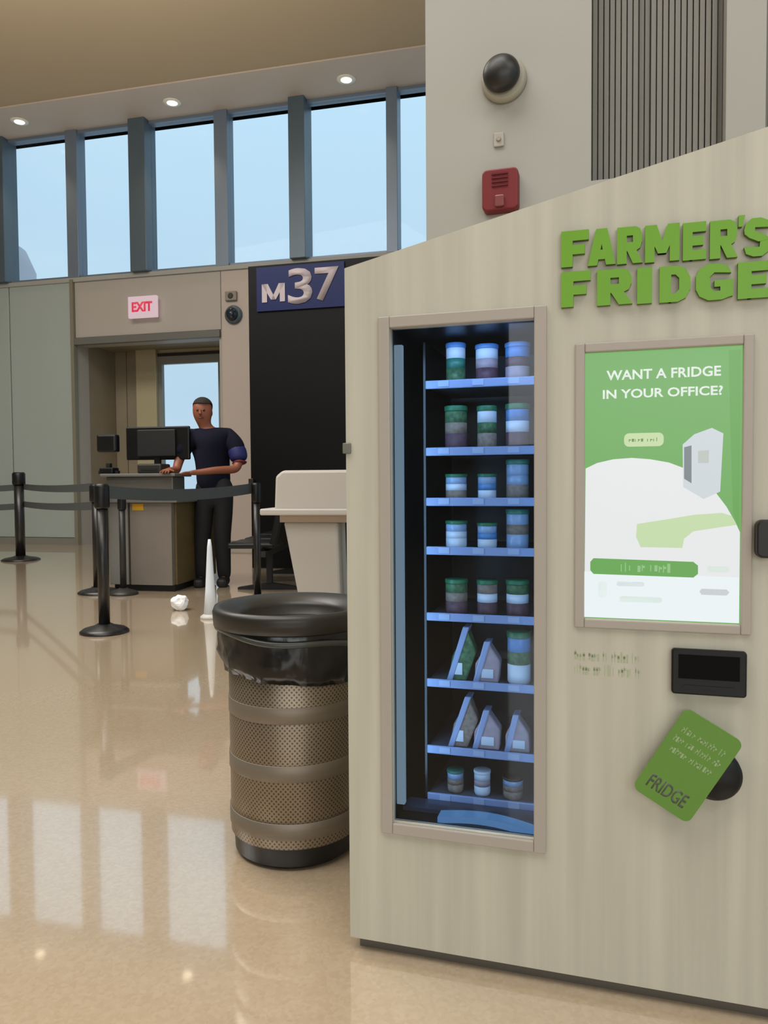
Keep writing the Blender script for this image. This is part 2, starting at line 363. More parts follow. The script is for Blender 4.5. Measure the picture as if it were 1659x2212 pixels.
# small wall units right of the opening
a = W.p(490, 652); b = W.p(514, 630)
o = frame_empty('occupancy_sensor', W, label='small grey wall sensor above the camera dome', cat='sensor')
MB().box(a[0], b[0], -.07, -.02, a[1], b[1], bev=.01).build('body', mat('sensor_grey', (128, 120, 108), .5), o)
MB().lathe([(.035, -.078), (.045, -.07)], cx=(a[0] + b[0]) / 2, cy=(a[1] + b[1]) / 2, seg=16, axis='y').build('lens', DKG, o)
c_ = W.p(507, 681)
o = frame_empty('dome_camera', W, label='small dark blue-grey dome camera on the wall left of the gate sign', cat='camera')
MB().lathe([(.14, -.02), (.14, -.06), (.11, -.09)], cx=c_[0], cy=c_[1], seg=24, axis='y').build('mount', mat('slate_mount', (70, 84, 92), .4), o)
MB().lathe([(.10, -.085), (.09, -.14), (.06, -.175), (0, -.19)], cx=c_[0], cy=c_[1], seg=24, axis='y').build('dome', mat('dark_dome', (26, 38, 48), .12), o)

# gate monolith: black back wall with blue head and gate number
gA = at(540, 900, 9.0)
G = Frame((gA.x, gA.y, 0), math.radians(-14))
gw = G.p(880, 900)[0]; gtz = G.p(620, 569)[1]
mo = frame_empty('gate_sign', G, label='tall black gate sign wall with a blue head reading M37', cat='sign')
MB().box(0, gw, 0, .35, 0, gtz, bev=.006).build('monolith', mat('satin_black', (5, 5, 5), .5, spec=.2), mo)
b0, b1 = G.p(556, 640)[0], G.p(745, 640)[0]; zb0 = G.p(650, 668)[1]
MB().box(b0, b1, -.02, 0, zb0, gtz - .03).build('blue_header', mat('gate_blue', (10, 26, 78), .45, spec=.3), mo)
pt = mat('gate_lettering', (176, 164, 166), .6)
a = G.p(568, 655); b = G.p(617, 612); X0, X1, Z0, Z1 = a[0], b[0], a[1], b[1]
mb = MB()
for pl_ in ([(0, 0), (.22, 0), (.22, 1), (0, 1)], [(.78, 0), (1, 0), (1, 1), (.78, 1)], [(0, 1), (.26, 1), (.6, .12), (.4, .12)], [(1, 1), (.74, 1), (.4, .12), (.6, .12)]): mb.prism([(X0 + p * (X1 - X0), Z0 + q * (Z1 - Z0)) for p, q in pl_], -.028, -.02)
mb.build('letter', pt, mo)
a = G.p(624, 659); b = G.p(676, 578); text('numeral', '3', a[0], b[0], a[1], b[1], -.022, pt, mo, bold=.02, thick=.006)
a = G.p(682, 652); b = G.p(733, 576); text('numeral', '7', a[0], b[0], a[1], b[1], -.022, pt, mo, bold=.02, thick=.006)

# retractable belt posts
BELT = mat('belt_webbing', (62, 66, 66), .6)
def belt_mb(p0, p1, sag, h=.05):
    mb = MB(); p0 = Vector(p0); p1 = Vector(p1); n = 14; prev = None
    nn = (p1 - p0).cross(Vector((0, 0, 1))).normalized() * .0015
    for i in range(n + 1):
        t = i / n; p = p0.lerp(p1, t) - Vector((0, 0, sag * 4 * t * (1 - t)))
        q = [mb.bm.verts.new(p + s * nn + Vector((0, 0, z))) for s, z in ((-1, -h / 2), (1, -h / 2), (1, h / 2), (-1, h / 2))]
        if prev:
            for k in range(4): mb.bm.faces.new((prev[k], q[k], q[(k + 1) % 4], prev[(k + 1) % 4]))
        else: mb.bm.faces.new(q)
        prev = q
    mb.bm.faces.new(prev[::-1]); return mb
def post(p, H, label, r=.037, base=.16, col=None):
    c = col or mat('post_black', (24, 22, 20), .35)
    o = empty('belt_post', (p.x, p.y, 0), 0, label, 'barrier post', 'queue barrier posts')
    MB().lathe([(base, 0), (base, .012), (base * .85, .03), (base * .4, .05), (r * 1.3, .06)], seg=32).build('base', c, o)
    MB().lathe([(r, .055), (r, H - .16)], seg=24).build('pole', c, o)
    MB().lathe([(r * 1.15, H - .165), (r * 1.35, H - .15), (r * 1.35, H - .02), (r * 1.1, H), (0, H)], seg=24).build('belt_head', BLK, o)
    return o
P1, P2, P3, P4 = fl(226, 1366), fl(215, 1281), fl(267, 1284), fl(45, 1210)
s1 = post(P1, 1.0, 'black belt post nearest the camera, left of the wastebasket')
s2 = post(P2, 1.0, 'thick black belt post just behind the nearest one', r=.052, base=.19)
s3 = post(P3, .93, 'slim dark belt post standing against the front of the desk', r=.028, base=.13, col=DKG)
s4 = post(P4, 1.16, 'black belt post by the grey panel wall at the left edge', r=.06, base=.24)
d = P2 - P4
for z, z2 in ((.97, .97), (.74, .80)):
    belt_mb((.05, .02, z), (d.x - .05, d.y, z2), .02, .075).build('belt', BELT, s4)
off = at(-260, 1060, 10.5) - Vector((P4.x, P4.y, 0))
for z in (.96, .71): belt_mb((-.05, 0, z), (off.x, off.y, z), .03, .08).build('belt', BELT, s4)
# anchor post at the far left outside the frame
e_ = post(Vector((P4.x + off.x, P4.y + off.y, 0)), 1.16, 'black belt post beyond the left picture edge', r=.06, base=.24)
# belts from the near posts to the wall receiver by the gate sign
Rw = G.world(.02, -.02, 1.0)
P5 = fl(557, 1301)
s5 = post(P5, 1.0, 'black belt post between the seating row and the podium', r=.03, base=.15)
belt_mb((.04, 0, .945), (P5.x - P1.x - .03, P5.y - P1.y, .955), .035, .085).build('belt', BELT, s1)
belt_mb((-.02, .05, .95), (P2.x - P1.x + .02, P2.y - P1.y - .05, .95), .02, .06).build('belt', BELT, s1)
MB().box(-.01, .05, -.05, 0, .93, 1.05, bev=.005).build('belt_receiver', DKG, mo)

# check-in desk
dp = fl(279, 1277); DT = math.radians(-11)
dk = empty('gate_desk', (dp.x, dp.y, 0), DT, 'grey and brown gate desk with black screens behind the belt posts', 'desk')
DF = Frame((dp.x, dp.y, 0), DT)
zt = DF.p(330, 1086)[1]; w0 = DF.p(371, 1180)[0]; xl = DF.p(236, 1180)[0]
DGR = mat('desk_taupe', (118, 110, 101), .5, noise_amt=.04); DBR = mat('desk_brown', (104, 88, 54), .5, noise_amt=.2, nscale=(3, 3, 20)); DTOP = mat('desk_top_grey', (104, 103, 99), .3)
MB().box(.02, w0, 0, .06, .06, zt, bev=.005).build('front_panel', DGR, dk)
MB().box(xl, .0, 0, .06, .06, zt, bev=.005).build('front_panel', mat('desk_grey', (126, 124, 118), .5), dk)
MB().box(w0 - .02, w0 + .02, .06, .95, .06, zt, bev=.004).build('side_panel', DBR, dk)
MB().box(xl, xl + .04, .06, .95, .06, zt).build('side_panel', DGR, dk)
MB().box(xl + .02, w0, .05, .9, 0, .06).build('plinth', BLKM, dk)
MB().box(xl - .06, w0 + .08, -.05, 1.0, zt, zt + .05, bev=.01).build('worktop', DTOP, dk)
MB().box(xl - .02, w0 + .02, .0, .25, zt + .05, zt + .24, bev=.008).build('raised_counter', mat('counter_smoke', (88, 86, 80), .35), dk)
MB().box(xl - .06, w0 + .06, -.04, .32, zt + .24, zt + .27, bev=.008).build('counter_shelf', DTOP, dk)
MB().box(.05, .16, -.003, 0, zt - .07, zt - .01).build('yellow_tape', mat('yellow_tape', (196, 150, 24), .5), dk)
zc = zt + .27
def on_desk(x, y, z): return DF.world(x, y, z)
# wide monitor seen from behind
a = DF.p(268, 994, .3); b = DF.p(404, 919, .3)
q = on_desk((a[0] + b[0]) / 2, .36, zt + .05)
mn = empty('monitor', q, DT, 'wide black monitor seen from behind on the gate desk', 'monitor')
mw = (b[0] - a[0]) / 2; mz0, mz1 = a[1] - q.z, b[1] - q.z
MB().box(-mw, mw, -.02, .02, mz0, mz1, bev=.012).build('screen_case', BLK, mn)
MB().box(-mw * .6, mw * .6, -.05, -.015, mz0 + .03, mz1 - .03, bev=.01).build('rear_cover', BLKM, mn)
MB().box(-.03, .03, -.03, .0, .01, mz0 + .05).build('stand', BLK, mn)
MB().lathe([(.11, 0), (.11, .012), (.04, .02)], seg=24).build('foot', BLK, mn)
# pass reader at the left end
a = DF.p(212, 1010, .12); b = DF.p(258, 938, .12)
q = on_desk((a[0] + b[0]) / 2, .12, zc)
rd = empty('pass_reader', q, DT, 'black boarding pass reader on the left end of the gate desk', 'reader')
MB().box(-.07, .07, -.06, .06, 0, .06, bev=.01).build('base', BLK, rd)
MB().prism([(-.1, .0), (.1, .0), (.1, .03), (.02, .03), (.02, .1), (-.02, .1), (-.02, .03), (-.1, .03)], -.02, .02).build('stem', BLKM, rd)
MB().box(-.1, .1, -.05, .04, b[1] - zc - .17, b[1] - zc, bev=.02).build('head', BLK, rd)
# printer in the middle of the counter
q = on_desk(.2, .14, zc)
pr = empty('ticket_printer', q, DT, 'low dark grey ticket printer under the monitor on the gate desk', 'printer')
MB().box(-.12, .12, -.1, .1, 0, .09, bev=.015).build('case', DKG, pr)
MB().box(-.08, .08, -.104, -.09, .03, .045).build('paper_slot', BLKM, pr)

# seat row seen from the side (faces left)
sp_ = fl(578, 1276)
sb = empty('beam_seating', (sp_.x, sp_.y, 0), math.radians(-4), 'black beam seating row left of the beige podium', 'seat')
for i in range(3):
    y = .1 + i * .62
    MB().box(-.34, .10, y - .24, y + .24, .40, .455, bev=.02).build('seat', BLK, sb)
    MB().prism([(.05, .44), (.11, .42), (.2, .78), (.13, .80)], y - .24, y + .24).build('backrest', BLK, sb, bevel=.012)
MB().box(-.03, .03, -.2, 1.65, .33, .38).build('beam', DKG, sb)
for y in (.1, 1.34):
    lg = MB().box(-.025, .025, y - .03, y + .03, .05, .36).build('leg', BLKM, sb)
    MB().prism([(-.3, 0), (.3, 0), (.3, .02), (.04, .06), (-.04, .06), (-.3, .02)], y - .03, y + .03).build('foot', BLKM, lg)

# beige podium
pp = at(640, 1200, 5.2); PF = Frame((pp.x, pp.y, 0), math.radians(-10))
pod = frame_empty('podium', PF, label='beige moulded podium with a side ledge behind the wastebasket', cat='podium')
BEI = mat('beige_moulding', (190, 184, 176), .45)
def pz(x, y): return PF.p(x, y)
a = pz(597, 1103); b = pz(755, 1015); c = pz(570, 1112); d_ = pz(612, 1128)
MB().prism([(a[0], a[1]), (b[0] + .1, a[1]), (b[0] + .1, b[1]), (a[0] + .06, b[1]), (a[0] + .01, b[1] - .04)], -.05, .30).build('hood', BEI, pod, bevel=.018)
MB().box(c[0], b[0] + .12, -.09, .33, c[1], a[1] + .015, bev=.01).build('ledge', BEI, pod)
MB().box(a[0] + .03, b[0] + .06, -.02, .28, d_[1] + .0, c[1]).build('neck', mat('tan_neck', (176, 158, 138), .5), pod)
e = pz(640, 1270); f_ = pz(736, 1200)
x0, x1 = d_[0], f_[0]; sl = (e[0] - x0) / (d_[1] - e[1])
MB().prism([(x0, d_[1]), (x1 - .02, d_[1]), (x1, 0.04), (x0 + sl * (d_[1] - .04), .04)], 0, .24).build('pedestal', mat('beige_pedestal', (182, 177, 168), .45), pod, bevel=.015)
MB().box(x0 + .1, x1 + .05, -.03, .3, 0, .045, bev=.01).build('base', DKG, pod)
MB().tube([(x1 + .045, .1, .04), (x1 + .035, .1, d_[1] + .01)], .02).build('support_rod', DKG, pod)

# litter on the floor and a slim floor cone
q = fl(390, 1318)
lt = MB(); bmesh.ops.create_icosphere(lt.bm, subdivisions=3, radius=.07)
for v in lt.bm.verts:
    n_ = noise.noise(v.co * 22) * .022 + noise.noise(v.co * 55) * .008
    v.co += v.co.normalized() * n_; v.co.z = max(v.co.z * .85 + .06, 0)
o = lt.build('crumpled_paper_bag', mat('white_paper', (240, 240, 240), .7), label='small crumpled white bag on the floor before the desk', cat='bag'); o.location = q
q = fl(455, 1335)
cn = empty('floor_cone', q, 0, 'slim white floor cone just left of the wastebasket', 'floor cone')
ht = at(447, 1165, q.y).z
MB().lathe([(.05, .03), (.036, ht * .35), (.018, ht * .9), (.01, ht), (0, ht)], seg=20).build('cone', mat('white_plastic', (226, 234, 240), .4), cn)
MB().lathe([(.075, 0), (.075, .015), (.05, .032)], seg=20).build('base', mat('cone_base', (200, 198, 190), .5), cn)

# ------------------------------------------------------------------ person
def skin(name, verts, edges, radii, m, parent, root=0, sub=2):
    me = bpy.data.meshes.new(name); me.from_pydata([Vector(v) for v in verts], edges, [])
    o = bpy.data.objects.new(name, me); C.objects.link(o); o.parent = parent
    sk = o.modifiers.new('skin', 'SKIN'); sk.use_smooth_shade = True
    for i, r in enumerate(radii):
        sv = me.skin_vertices[0].data[i]; sv.radius = r if isinstance(r, tuple) else (r, r); sv.use_root = (i == root)
    ss = o.modifiers.new('sub', 'SUBSURF'); ss.levels = sub; ss.render_levels = sub
    me.materials.append(m); return o
pf = fl(462, 1264)
ps = empty('person', (pf.x, pf.y, 0), math.radians(4), 'person in a dark navy short-sleeved shirt leaning by the gate desk', 'person')
SK = mat('brown_skin', (132, 76, 52), .5)
NAVY = mat('navy_shirt', (17, 18, 34), .9, spec=.2); TRS = mat('black_trousers', (14, 13, 13), .8); BLUE = mat('blue_sleeve', (20, 24, 86), .7)
V = []; R = []; Ed = []
def jv(p, r): V.append(p); R.append(r); return len(V) - 1
def chain(i, pts):
    for p, r in pts:
        j = jv(p, r); Ed.append((i, j)); i = j
    return i
pel = jv((.02, 0, .96), (.10, .08))
che = chain(pel, [((.01, .01, 1.12), (.14, .10)), ((-.0, .02, 1.30), (.16, .11))])
nb = chain(che, [((-.02, .02, 1.45), (.12, .08)), ((-.05, .01, 1.53), .066)])
hd_ = chain(nb, [((-.07, -.005, 1.585), .068), ((-.08, -.02, 1.66), (.092, .105)), ((-.08, -.015, 1.75), (.09, .105)), ((-.08, -.01, 1.80), (.055, .065))])
# his left arm (viewer's right): elbow out, forearm across onto the desk
eL = chain(che + 1, [((.16, .02, 1.44), .066), ((.23, -.01, 1.38), .062), ((.27, -.05, 1.22), .048), ((.245, -.12, 1.13), .044)])
hL = chain(eL, [((.06, -.24, 1.12), .038), ((-.10, -.30, 1.10), .028), ((-.15, -.315, 1.095), (.034, .02)), ((-.20, -.33, 1.09), (.036, .018))])
fpos = {}
for k, (dy, L) in enumerate(((-.03, .06), (-.01, .075), (.012, .08), (.032, .07))):
    chain(hL, [((-.215, -.33 + dy, 1.09), .010), ((-.215 - L * .5, -.335 + dy * 1.15, 1.088), .009), ((-.215 - L, -.34 + dy * 1.2, 1.075), .0075)])
chain(hL - 1, [((-.155, -.35, 1.10), .012), ((-.185, -.385, 1.10), .010), ((-.215, -.40, 1.095), .008)])
# right arm down to the keyboard behind the monitor
eR = chain(che + 1, [((-.19, .02, 1.44), .066), ((-.26, -.01, 1.37), .06), ((-.31, -.06, 1.20), .048), ((-.32, -.12, 1.12), .044)])
hR = chain(eR, [((-.33, -.25, 1.12), .038), ((-.34, -.36, 1.12), .028), ((-.345, -.41, 1.12), (.034, .02)), ((-.35, -.45, 1.115), (.036, .018))])
for k, (dx, L) in enumerate(((-.03, .07), (-.01, .08), (.012, .075), (.032, .06))):
    chain(hR, [((-.35 + dx, -.465, 1.112), .010), ((-.35 + dx * 1.1, -.465 - L * .5, 1.105), .009), ((-.35 + dx * 1.15, -.465 - L, 1.095), .0075)])
chain(hR - 1, [((-.31, -.425, 1.12), .012), ((-.285, -.455, 1.115), .010), ((-.27, -.485, 1.11), .008)])
for s, (kx, ax) in ((1, (.09, .10)), (-1, (-.10, -.12))):
    chain(pel, [((s * .08 + .01, 0, .86), .075), ((kx, -.02, .50), .062), ((ax, .03, .10), .04), ((ax, -.03, .045), (.042, .035)), ((ax, -.14, .035), (.04, .028))])
body = skin('body', V, Ed, R, SK, ps)
shirt = skin('shirt', [(.02, 0, .84), (.01, .01, 1.12), (0, .02, 1.30), (-.02, .02, 1.45), (.15, .02, 1.445), (.235, -.01, 1.38), (.262, -.04, 1.25), (-.18, .02, 1.445), (-.265, -.01, 1.37), (-.30, -.05, 1.24), (-.04, .015, 1.49)],
             [(0, 1), (1, 2), (2, 3), (3, 4), (4, 5), (5, 6), (3, 7), (7, 8), (8, 9), (3, 10)],
             [(.20, .155), (.185, .14), (.205, .145), (.165, .12), .105, .098, .088, .105, .098, .088, .078], NAVY, ps)
skin('sleeve_cuff', [(.225, -.005, 1.38), (.262, -.04, 1.26), (.272, -.055, 1.20)], [(0, 1), (1, 2)], [.102, .094, .084], BLUE, shirt)
skin('cuff_band', [(.271, -.052, 1.215), (.275, -.062, 1.175)], [(0, 1)], [.088, .080], mat('maroon_trim', (96, 22, 36), .7), shirt)
skin('trousers', [(.02, 0, 1.10), (.02, 0, .90), (.11, 0, .84), (.092, -.02, .50), (.10, .03, .03), (-.07, 0, .84), (-.10, -.02, .50), (-.12, .03, .03)],
     [(0, 1), (1, 2), (2, 3), (3, 4), (1, 5), (5, 6), (6, 7)], [(.18, .14), (.17, .135), .115, .088, .07, .115, .088, .07], TRS, ps)
for s in ((.10, 1), (-.12, -1)):
    MB().box(s[0] - .05, s[0] + .05, -.20, .08, 0, .085, bev=.03).build('shoe', BLKM, ps)
hair = MB(); bmesh.ops.create_icosphere(hair.bm, subdivisions=3, radius=1)
for v in hair.bm.verts: v.co = Vector((v.co.x * .096 - .08, v.co.y * .108 - .002, v.co.z * .092 + 1.745))
dl = [v for v in hair.bm.verts if v.co.z < 1.745 + (.02 if v.co.y < -.02 else -.06)]
bmesh.ops.delete(hair.bm, geom=dl, context='VERTS'); 
for f in hair.bm.faces: f.smooth = True
hair.build('hair', mat('short_dark_hair', (30, 24, 20), .85), ps)
nose = MB(); nose.tube([(-.085, -.098, 1.70), (-.086, -.118, 1.665), (-.086, -.108, 1.655)], [.008, .016, .012]); ns = nose.build('nose', SK, ps)
for ex_ in (-.115, -.055):
    m_ = MB(); bmesh.ops.create_uvsphere(m_.bm, u_segments=12, v_segments=8, radius=.012)
    for v in m_.bm.verts: v.co += Vector((ex_, -.095, 1.70))
    m_.build('eye', mat('eye_dark', (40, 30, 26), .3), ps)
MB().tube([(-.115, -.098, 1.628), (-.085, -.106, 1.625), (-.055, -.098, 1.628)], [.004, .008, .004]).build('mouth', mat('lips', (96, 46, 40), .5), ps)
for ex_ in (-.162, .002):
    m_ = MB(); bmesh.ops.create_uvsphere(m_.bm, u_segments=12, v_segments=8, radius=1)
    for v in m_.bm.verts: v.co = Vector((v.co.x * .012 + ex_, v.co.y * .02 + .0, v.co.z * .032 + 1.68))
    m_.build('ear', SK, ps)

# ================================================================== WALL DEVICES
cx, cz = K.p(1086, 162, WD - .04)
o = frame_empty('round_speaker', K, label='round black speaker dome high on the column above the fire alarm', cat='speaker')
MB().lathe([(.070, WD), (.070, WD - .018), (.062, WD - .03)], cx=cx, cy=cz, seg=40, axis='y').build('mount_ring', mat('putty_ring', (156, 151, 134), .5), o)
MB().lathe([(.050, WD - .028), (.057, WD - .04), (.056, WD - .052), (.046, WD - .068), (.02, WD - .078), (0, WD - .079)], cx=cx - .004, cy=cz + .004, seg=40, axis='y').build('dome', mat('dome_black', (30, 28, 24), .4), o)
cx, cz = K.p(1078, 303, WD)
o = frame_empty('wall_button', K, label='tiny beige wall button between the speaker dome and the fire alarm', cat='wall plate')
MB().box(cx - .016, cx + .016, WD - .008, WD, cz - .022, cz + .022, bev=.003).build('plate', mat('beige_plate', (168, 162, 150), .5), o)
MB().lathe([(.006, WD - .014), (.008, WD - .008)], cx=cx, cy=cz, seg=16, axis='y').build('button', mat('tan_button', (160, 146, 128), .5), o)
a = K.p(1041, 457, WD - .045); b = K.p(1119, 358, WD - .045)
o = frame_empty('fire_alarm', K, label='red fire alarm strobe on the column under the speaker dome', cat='fire alarm')
RED = mat('alarm_red', (112, 14, 18), .5)
MB().prism(rrect(a[0], b[0], a[1], b[1], .016), WD - .045, WD).build('housing', RED, o, bevel=.005)
mx_, mz_ = (a[0] + b[0]) / 2, (a[1] + b[1]) / 2; sc_ = (b[1] - a[1])
MB().prism(rrect(mx_ - .014, mx_ + .014, a[1] + .008, a[1] + .042, .004), WD - .058, WD - .044).build('strobe_lens', mat('clear_lens', (128, 72, 70), .2), o, bevel=.003)
for k in range(4): MB().box(mx_ - .025, mx_ + .025, WD - .049, WD - .044, mz_ + .008 + k * .012, mz_ + .013 + k * .012).build('sounder_slot', mat('alarm_dark_red', (92, 8, 12), .4), o)

# ================================================================== WASTEBASKET
tp = fl(640, 1818); R0 = .192; RZ = .668
tb = empty('wastebasket', (tp.x, tp.y, 0), .2, 'tall round perforated steel wastebasket with black rim and liner beside the kiosk', 'wastebasket')
def steel_mat():
    m = bpy.data.materials.new('perforated_bronze_steel'); m.use_nodes = True; t = m.node_tree; b = t.nodes['Principled BSDF']
    b.inputs['Metallic'].default_value = .75; b.inputs['Roughness'].default_value = .42
    tx = t.nodes.new('ShaderNodeTexCoord'); sp = t.nodes.new('ShaderNodeSeparateXYZ')
    at2 = t.nodes.new('ShaderNodeMath'); at2.operation = 'ARCTAN2'
    t.links.new(tx.outputs['Object'], sp.inputs[0]); t.links.new(sp.outputs['Y'], at2.inputs[0]); t.links.new(sp.outputs['X'], at2.inputs[1])
    def wave(src, k):
        a = t.nodes.new('ShaderNodeMath'); a.operation = 'MULTIPLY'; a.inputs[1].default_value = k
        s_ = t.nodes.new('ShaderNodeMath'); s_.operation = 'SINE'; t.links.new(src, a.inputs[0]); t.links.new(a.outputs[0], s_.inputs[0]); return s_.outputs[0]
    pm = t.nodes.new('ShaderNodeMath'); pm.operation = 'MULTIPLY'
    t.links.new(wave(at2.outputs[0], 90), pm.inputs[0]); t.links.new(wave(sp.outputs['Z'], 480), pm.inputs[1])
    rp = t.nodes.new('ShaderNodeValToRGB'); rp.color_ramp.elements[0].position = .25; rp.color_ramp.elements[1].position = .35
    rp.color_ramp.elements[0].color = (*lin((146, 134, 116)), 1); rp.color_ramp.elements[1].color = (*lin((92, 80, 64)), 1)
    t.links.new(pm.outputs[0], rp.inputs[0]); t.links.new(rp.outputs[0], b.inputs['Base Color'])
    return m
STL = steel_mat(); STLP = mat('plain_bronze_steel', (134, 124, 110), .5, .6, noise_amt=.1, nscale=(1, 1, 60))
MB().lathe([(.150, 0), (.166, .012), (.168, .055), (.172, .06)], seg=64).build('base', BLK, tb)
MB().lathe([(.172, .058), (.176, .062), (.178, .60), (.17, .605)], seg=64).build('drum', STL, tb)
for z in (.085, .235, .385, .535):
    MB().lathe([(.1780, z), (.1792, z + .001), (.1792, z + .042), (.1780, z + .043)], seg=64).build('plain_band', STLP, tb)
LIN = mat('black_liner_bag', (14, 14, 13), .22, noise_amt=.0, bump=.6, nscale=(30, 30, 8))
mb = MB(); seg = 72; prof = [(.186, .640), (.199, .632), (.204, .60), (.199, .575), (.204, .555), (.196, .53), (.190, .512)]
rings = []
for j, (r, z) in enumerate(prof):
    ring = []
    for k in range(seg):
        a_ = 2 * PI * k / seg
        wob = .004 * math.sin(a_ * 9 + j * 1.3) * (j > 1) + .003 * math.sin(a_ * 23 + j) * (j > 1)
        droop = (.022 * math.sin(a_ - .6 + PI) + .006 * math.sin(a_ * 5)) * j / 6 * 1.0
        dz = -.03 * (j / 6) * (1 + math.cos(a_ + .5)) * .5
        ring.append(mb.bm.verts.new(((r + wob) * math.cos(a_), (r + wob) * math.sin(a_), z + dz - abs(droop) * .2)))
    rings.append(ring)
for i in range(len(rings) - 1):
    for k in range(seg):
        f = mb.bm.faces.new((rings[i][k], rings[i][(k + 1) % seg], rings[i + 1][(k + 1) % seg], rings[i + 1][k])); f.smooth = True
ln = mb.build('liner_bag', LIN, tb); so_ = ln.modifiers.new('th', 'SOLIDIFY'); so_.thickness = .002
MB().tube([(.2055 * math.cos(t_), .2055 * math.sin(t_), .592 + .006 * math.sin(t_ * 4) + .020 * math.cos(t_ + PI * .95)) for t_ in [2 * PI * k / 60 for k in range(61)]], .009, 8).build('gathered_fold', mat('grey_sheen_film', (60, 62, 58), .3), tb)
RIM = mat('rim_brown_black', (36, 33, 27), .4)
MB().lathe([(.205, .615), (.2165, .62), (.219, .655), (.214, .668), (.198, .668), (.150, .652), (.140, .640), (.138, .60)], seg=72).build('rim', RIM, tb)
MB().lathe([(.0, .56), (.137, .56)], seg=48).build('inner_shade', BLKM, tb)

# ================================================================== VENDING KIOSK
kk = frame_empty('vending_kiosk', K, label='tall pale laminate vending kiosk with glass door, lit screen and green letters', cat='vending machine')
DEPK = .80; KW = 1.05; z_l = K.p(750, 579)[1]; slope = (K.p(1565, 305)[1] - z_l) / (K.p(1565, 305)[0])
def ztop(u): return z_l + slope * u
gl0, gl1 = K.p(846, 1200)[0], K.p(1154, 1200)[0]; gz0, gz1 = .290, 1.312
sx0, sx1, sz0, sz1 = .4825, .7575, .7355, 1.2415
kb = .028
mb = MB()
mb.prism([(0, kb), (gl0, kb), (gl0, ztop(gl0)), (0, ztop(0))], 0, .018)
mb.prism([(gl0, kb), (gl1, kb), (gl1, gz0), (gl0, gz0)], 0, .018)
mb.prism([(gl0, gz1), (gl1, gz1), (gl1, ztop(gl1)), (gl0, ztop(gl0))], 0, .018)
mb.prism([(gl1, kb), (sx0, kb), (sx0, ztop(sx0)), (gl1, ztop(gl1))], 0, .018)
mb.prism([(sx0, kb), (sx1, kb), (sx1, sz0), (sx0, sz0)], 0, .018)
mb.prism([(sx0, sz1), (sx1, sz1), (sx1, ztop(sx1)), (sx0, ztop(sx0))], 0, .018)
mb.prism([(sx1, kb), (KW, kb), (KW, ztop(KW)), (sx1, ztop(sx1))], 0, .018)
mb.build('front_panel', LAM, kk)
mb = MB(); mb.box(0, .018, .019, DEPK, kb, ztop(0)).box(KW - .018, KW, .019, DEPK, kb, ztop(KW)).box(.018, KW - .018, DEPK - .018, DEPK, kb, ztop(0))
mb.build('side_panels', LAM, kk)
MB().prism([(.018, ztop(0) - .02), (KW - .018, ztop(KW) - .02), (KW - .018, ztop(KW)), (.018, ztop(0))], .019, DEPK - .018).build('top_panel', LAM, kk)
MB().box(.015, KW - .015, .02, DEPK - .02, 0, kb - .004).build('kick_plate', mat('kick_grey', (96, 90, 80), .5), kk)
# door frame and cavity
fw = .030
def ring(x0, x1, z0, z1, w_, y0, y1):
    return MB().box(x0 - w_, x0, y0, y1, z0 - w_, z1 + w_, bev=.0025).box(x1, x1 + w_, y0, y1, z0 - w_, z1 + w_, bev=.0025).box(x0, x1, y0, y1, z1, z1 + w_, bev=.0025).box(x0, x1, y0, y1, z0 - w_, z0, bev=.0025)
door = ring(gl0, gl1, gz0, gz1, fw * .8, -.008, .0).build('door_frame', FRM, kk)
CAV = mat('cavity_black', (9, 9, 10), .35)
cd_ = .42; cr_ = gl1 + .015
MB().box(gl0 - .012, gl0, .02, cd_, gz0 - .01, gz1 + .01).box(cr_, cr_ + .012, .02, cd_, gz0 - .01, gz1 + .01).box(gl0, cr_, .02, cd_, gz1, gz1 + .012).box(gl0, cr_, .02, cd_, gz0 - .012, gz0).box(gl0 - .012, cr_ + .012, cd_, cd_ + .012, gz0 - .01, gz1 + .012).build('cavity_liner', CAV, kk)
MB().box(gl0, gl1, .010, .014, gz0, gz1).build('glass_pane', glass_mat('door_glass', (.86, .9, .95), .05), kk, label='clear glass of the vending door')
MB().box(gl0 + .002, gl0 + .019, .020, .034, gz0 + .03, gz1 - .03, bev=.001).build('light_strip', mat('strip_led', (128, 152, 166), emit=.72), kk, label='pale blue vertical light strip')
# display lighting
def kiosk_light(x, y, z, sx, sy, e, rot, col=(.40, .62, 1.0)):
    l = bpy.data.lights.new('display_light', 'AREA'); l.shape = 'RECTANGLE'; l.size = sx; l.size_y = sy; l.energy = e; l.color = col
    o = bpy.data.objects.new('display_light', l); C.objects.link(o); o.parent = kk; o.location = (x, y, z); o.rotation_euler = Vector(rot).to_track_quat('-Z', 'Y').to_euler(); return o
# shelves: heights from the photograph, rails at depth .12
SX0, SX1 = .143, gl1 + .006; SY = .12
shz = [1.212, 1.075, .968, .862, .716, .558, .412, .300]
shz = [K.p(1040, y, SY)[1] for y in (826, 973, 1083, 1190, 1335, 1480, 1626, 1730)]
RAIL = mat('price_rail_blue_grey', (136, 156, 196), .35); SHM = mat('shelf_grey', (90, 96, 106), .4); PT = mat('price_tag', (158, 176, 208), .4)
for i, z in enumerate(shz):
    sh = MB().box(SX0, SX1, SY, .38, z - .004, z + .001).build('shelf', SHM, kk)
    MB().prism([(SX0, z - .010), (SX1, z - .010), (SX1, z + .008), (SX0, z + .008)], SY - .006, SY).build('price_rail', RAIL, sh, bevel=.002)
    for c in range(3):
        x = SX0 + .04 + c * .075
        MB().box(x - .012, x + .012, SY - .0075, SY - .006, z - .006, z + .006).build('price_tag', PT, sh)
MB().box(SX0 - .006, SX0 - .001, SY, .40, gz0 + .01, gz1 - .01).build('shelf_divider', CAV, kk)
